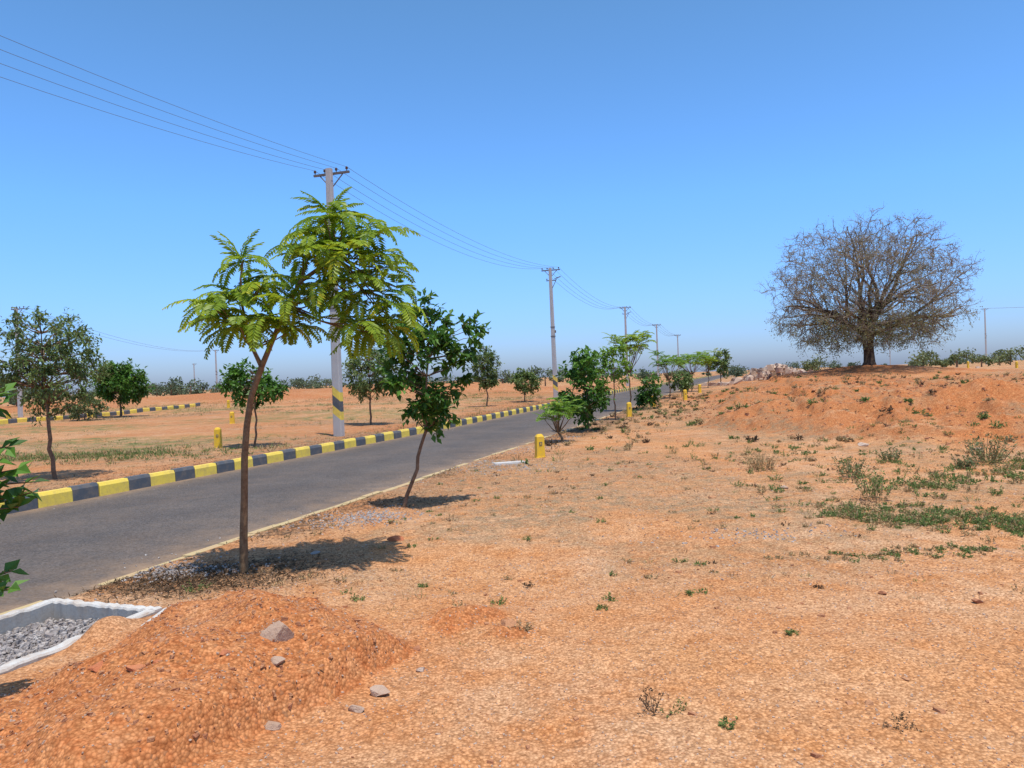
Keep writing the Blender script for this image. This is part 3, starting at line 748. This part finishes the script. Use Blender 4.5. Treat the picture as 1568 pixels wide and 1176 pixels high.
P=scatter(5200,4,26,12,42,lambda X,Y,w:plateau(X,Y,*to_sw(X,Y))[0]>-.3); stones(b,P,R.uniform(.02,.06,len(P))*(1+.8*(R.rand(len(P))>.93)),1)
P=scatter(900,-2.6,-.5,3.0,5.2,lambda X,Y,w:mound(X,Y)>.06); stones(b,P,R.uniform(.005,.020,len(P)),1)
b.build('pebbles',[M_rock,M_red])
b=MB()
def gmask(X,Y,w): return (fbm(X*.9,Y*.9,7)>.05)&(w<RW+.95)
P=scatter(4200,-3.6,3,5.8,20,gmask); stones(b,P,R.uniform(.010,.024,len(P)),0)
for cx,cy,n,sx,sy in((-2.95,6.6,500,.3,.15),(-1.75,8.9,400,.3,.25),(-.3,13.6,350,.5,.5),(2.2,7.2,120,.5,.2)):
    X=cx+R.normal(size=n)*sx;Y=cy+R.normal(size=n)*sy; s,w=to_sw(X,Y);k=w>RW-.05;X,Y=X[k],Y[k]
    stones(b,np.stack([X,Y,height(X,Y)+.003],-1),R.uniform(.008,.022,len(X)),0)
sv_=R.uniform(5,40,500); wv=np.where(R.rand(500)<.6,RW-np.abs(R.normal(size=500))*.35,np.abs(R.normal(size=500))*.3); X,Y=to_xy(sv_,wv)
stones(b,np.stack([X,Y,base(sv_)+.008],-1),R.uniform(.005,.013,500),0)
b.build('loose_gravel',[M_grey])

# ------------------------------------------------------------ weeds, grass
def tuft(b,x,y,h,n,spread,mat,lw=.006,leafy_=False,lean=.5,leafmat=None,z=None):
    if z is None: z=hz(x,y)
    m=n; a=R.uniform(0,6.28,m); r=R.rand(m)**.7*spread
    P=np.stack([x+np.cos(a)*r*.35,y+np.sin(a)*r*.35,np.full(m,z-.005)],-1)
    D=np.stack([np.cos(a)*lean*R.rand(m)*1.5,np.sin(a)*lean*R.rand(m)*1.5,np.ones(m)],-1)
    hh=h*R.uniform(.5,1.1,m); b.leaves(P,D,rdir(m),hh,lw,mat,curl=.15)
    if leafy_:
        D/=np.linalg.norm(D,axis=1,keepdims=True); k=7
        t=R.uniform(.2,1,(m,k)); Q=(P[:,None]+D[:,None]*(hh[:,None]*t)[...,None]).reshape(-1,3)
        q=len(Q); b.leaves(Q,rdir(q)+UP*.3,rdir(q)+UP,R.uniform(.5,1.2,q)*lw*5,lw*2.2,leafmat if leafmat is not None else mat)
b=MB()
def wm(X,Y,w): return (fbm(X*.55,Y*.55,101)+.25*fbm(X*2,Y*2,102)>-.01)
P=scatter(560,-2.5,9,5.0,15,wm)
for p in P: tuft(b,p[0],p[1],R.uniform(.02,.075),R.randint(5,13),.10,int(R.choice([0,1,1,2])),.004,R.rand()<.4,1.2,z=p[2])
P=scatter(1100,-1.5,6,7,16,lambda X,Y,w:fbm(X*.35,Y*.35,91)+.3*fbm(X*2,Y*2,9)>.01)
for p in P: tuft(b,p[0],p[1],R.uniform(.02,.06),R.randint(4,9),.10,int(R.choice([1,1,2])),.004,False,1.6,z=p[2])
P=scatter(70,-1,3.5,3.0,5.6)
for p in P: tuft(b,p[0],p[1],R.uniform(.015,.03),R.randint(3,7),.04,int(R.choice([0,1])),.003,False,1.2,z=p[2])
P=scatter(260,3,10,8,17)
for p in P: tuft(b,p[0],p[1],R.uniform(.04,.13),R.randint(6,14),.14,int(R.choice([0,0,1])),.006,R.rand()<.7,1.1,z=p[2])
P=scatter(800,5,26,14,45,wm)
for p in P: tuft(b,p[0],p[1],R.uniform(.06,.2),R.randint(6,14),.2,int(R.choice([0,0,1,1,2])),.015,R.rand()<.4,1.0,z=p[2])
P=scatter(500,0,14,14,45,lambda X,Y,w:w<RW+3)
for p in P: tuft(b,p[0],p[1],R.uniform(.06,.16),R.randint(6,12),.15,int(R.choice([0,1,1,2])),.012,R.rand()<.4,1.0,z=p[2])
b.build('scattered_weeds',[L_gras,L_dry,L_litter])
b=MB(); n=3600
X=R.uniform(-40,2,n*3);Y=R.uniform(11,60,n*3); s,w=to_sw(X,Y); k=(w<-.35)&((fbm(X*.16,Y*.28,93)>-.03)|(w>-2)); X,Y=X[k][:n],Y[k][:n]; Z=height(X,Y)
for xx,yy,zz,gg in zip(X,Y,Z,fbm(X*.10,Y*.22,95)>.01):
    sc=.5+yy/45
    tuft(b,xx,yy,R.uniform(.05,.14)*sc,R.randint(5,11),.25*sc,0 if (gg and R.rand()<.7) or R.rand()<.12 else 1,.010*sc,False,1.0,z=zz)
X=-10.5+R.normal(size=600)*2.3; Y=17.8+R.normal(size=600)*.8; Z=height(X,Y)
for xx,yy,zz in zip(X,Y,Z):
    if to_sw(xx,yy)[1]<-1: tuft(b,xx,yy,R.uniform(.06,.16),10,.2,int(R.rand()<.35),.014,False,.9,z=zz)
b.build('field_grass',[L_gras,L_dry])
def shrub(name,x,y,h,n,spread,mats,lw=.007,lean=.7):
    b=MB(); tuft(b,x,y,h,n,spread,0,lw,True,lean,1); b.build(name,mats)
shrub('green_shrub',4.15,8.8,.36,44,.35,[L_dry,L_gras],.009,.55)
shrub('green_shrub',7.25,11.6,.5,70,.5,[L_dry,L_olive],.011,.55)
shrub('dry_shrub',3.85,11.9,.34,90,.5,[L_dry,L_dry],.007,.6)
shrub('dry_shrub',4.75,10.7,.34,60,.4,[L_dry,L_olive],.008,.5)
shrub('dry_shrub',6.1,12.3,.25,50,.4,[L_dry,L_olive],.009,.7)
shrub('dry_shrub',6.6,11.1,.22,40,.3,[L_litter,L_olive],.009,.7)
shrub('dry_sprig',.60,3.52,.16,12,.06,[L_litter,L_litter],.004,.6)
shrub('dry_sprig',.70,3.55,.06,16,.2,[L_dry,L_gras],.003,1.5)
shrub('dry_sprig',1.65,3.3,.06,18,.15,[L_dry,L_litter],.003,1.6)
shrub('dry_sprig',.0,4.72,.06,26,.15,[L_litter,L_dry],.003,1.6)
for p in((.90,3.35,.04),(1.35,6.35,.06),(1.5,6.25,.05),(.62,5.3,.05),(-.75,5.95,.05),(-.15,5.35,.05),(.55,5.1,.04),(2.8,6.3,.05),(1.6,4.45,.03),(1.2,5.4,.04),(.9,8.1,.06),(.1,7.3,.06),(-1.0,7.2,.05),(2.2,8.5,.08),(2.9,8.3,.08),(-2.55,5.95,.14)):
    shrub('small_weed',p[0],p[1],p[2],14,.10,[L_gras,L_gras],.0038,1.3)
b=MB()
for k in range(330):
    t=R.rand(); xx=3.3+1.9*t+R.normal()*.2; yy=8.0-1.0*t+R.normal()*.34
    tuft(b,xx,yy,R.uniform(.03,.10),8,.10,0 if R.rand()<.65 else 1,.005,True,1.5)
for k in range(70):
    xx=3.3+R.normal()*.6; yy=6.3+R.normal()*.12; tuft(b,xx,yy,R.uniform(.02,.05),8,.08,1 if R.rand()<.6 else 0,.004,True,1.5)
for k in range(160):
    xx=R.uniform(4.6,9); yy=9.8+R.normal()*.5+(xx-4.6)*.3; tuft(b,xx,yy,R.uniform(.05,.14),8,.14,0 if R.rand()<.6 else 1,.007,True,1.2)
b.build('ground_cover_weeds',[L_gras,L_dry])
b=MB(); n=5000; sv_=R.uniform(5,24,n); wv=RW+np.abs(R.normal(size=n))*.45+.03; X,Y=to_xy(sv_,wv)
k=(fbm(X*.6,Y*.6,82)>-.02)&(pit_sd(X,Y)>.15); X,Y=X[k],Y[k]
X=np.concatenate([X,-2.75+R.normal(size=4200)*.5]);Y=np.concatenate([Y,6.3+R.normal(size=4200)*.25])
s,w=to_sw(X,Y);k=(w>RW+.03)&(pit_sd(X,Y)>.1);X,Y=X[k],Y[k]; m=len(X)
D=rdir(m);D[:,2]=np.abs(D[:,2])*.5
b.leaves(np.stack([X,Y,height(X,Y)+.003],-1),D,rdir(m)+UP*2,R.uniform(.02,.07,m),R.uniform(.004,.012,m),0)
for cx,cy,q in((-2.1,6.75,700),(-1.3,9.9,500)):
    X=cx+R.normal(size=q)*.35;Y=cy+R.normal(size=q)*.25;D=rdir(q);D[:,2]=np.abs(D[:,2])*.3
    b.leaves(np.stack([X,Y,height(X,Y)+.003],-1),D,rdir(q)+UP*2,R.uniform(.015,.04,q),R.uniform(.004,.012,q),0)
P=scatter(600,-1.5,7,5.5,13); D=rdir(len(P)); D[:,2]=np.abs(D[:,2])*.15
b.leaves(P+UP*.004,D,rdir(len(P))*.4+UP,R.uniform(.03,.10,len(P)),R.uniform(.003,.006,len(P)),0)
n=5000; sv_=R.uniform(8,45,n); wv=-.25-np.abs(R.normal(size=n))*.9; X,Y=to_xy(sv_,wv);D=rdir(n);D[:,2]=np.abs(D[:,2])*.4
b.leaves(np.stack([X,Y,height(X,Y)+.003],-1),D,rdir(n)+UP*2,R.uniform(.03,.09,n),R.uniform(.006,.016,n),0)
b.build('leaf_litter',[L_litter])

# ------------------------------------------------------------ world, sun, camera
SUN_EL=75; sh=Vector((-.5,.86)).normalized(); az=math.atan2(-sh.x,-sh.y)
w=bpy.data.worlds.new("World"); scene.world=w; w.use_nodes=True; nt=w.node_tree
bg=nt.nodes['Background']; sky=nt.nodes.new('ShaderNodeTexSky'); sky.sky_type='NISHITA'; sky.sun_disc=False
sky.sun_elevation=math.radians(SUN_EL); sky.sun_rotation=az%(2*math.pi); sky.air_density=1.0; sky.dust_density=1.0; sky.ozone_density=1.8
tc=nt.nodes.new('ShaderNodeTexCoord'); sx=nt.nodes.new('ShaderNodeSeparateXYZ'); nt.links.new(tc.outputs['Generated'],sx.inputs[0])
cr=nt.nodes.new('ShaderNodeValToRGB'); e=cr.color_ramp.elements
S=2.5
stops=[(0.0,(.86,1.06,1.70)),(.07,(.78,1.15,1.92)),(.22,(.82,1.38,2.05)),(.44,(.82,1.30,1.62)),(.7,(.85,1.12,1.3)),(1.0,(.9,1,1.1))]
e[0].position=stops[0][0]; e[0].color=tuple(c/S for c in stops[0][1])+(1,)
e[1].position=stops[-1][0]; e[1].color=tuple(c/S for c in stops[-1][1])+(1,)
for p_,c_ in stops[1:-1]:
    q=e.new(p_); q.color=tuple(c/S for c in c_)+(1,)
nt.links.new(sx.outputs[2],cr.inputs[0])
vm=nt.nodes.new('ShaderNodeVectorMath'); vm.operation='MULTIPLY'; nt.links.new(sky.outputs[0],vm.inputs[0]); nt.links.new(cr.outputs[0],vm.inputs[1])
vs=nt.nodes.new('ShaderNodeVectorMath'); vs.operation='SCALE'; vs.inputs['Scale'].default_value=S; nt.links.new(vm.outputs[0],vs.inputs[0])
nt.links.new(vs.outputs[0],bg.inputs[0]); bg.inputs[1].default_value=.12
sl=bpy.data.lights.new('sun','SUN'); sl.energy=4.7; sl.angle=math.radians(.5); sl.color=(1,.945,.86)
so=bpy.data.objects.new('sun',sl); scene.collection.objects.link(so)
el=math.radians(SUN_EL); d=Vector((-sh.x*math.cos(el),-sh.y*math.cos(el),math.sin(el))); so.rotation_euler=d.to_track_quat('Z','Y').to_euler()
cam=bpy.data.cameras.new('camera'); co=bpy.data.objects.new('camera',cam); scene.collection.objects.link(co); scene.camera=co
cam.sensor_width=36; cam.lens=36*1160/1568; cam.clip_end=5000; cam.clip_start=.05
co.matrix_world=Matrix.Translation((0,0,CAM_Z))@Matrix.Rotation(math.radians(89.56),4,'X')@Matrix.Rotation(math.radians(-2.1),4,'Z')
scene.view_settings.view_transform='Standard'; scene.view_settings.look='None'; scene.view_settings.exposure=0
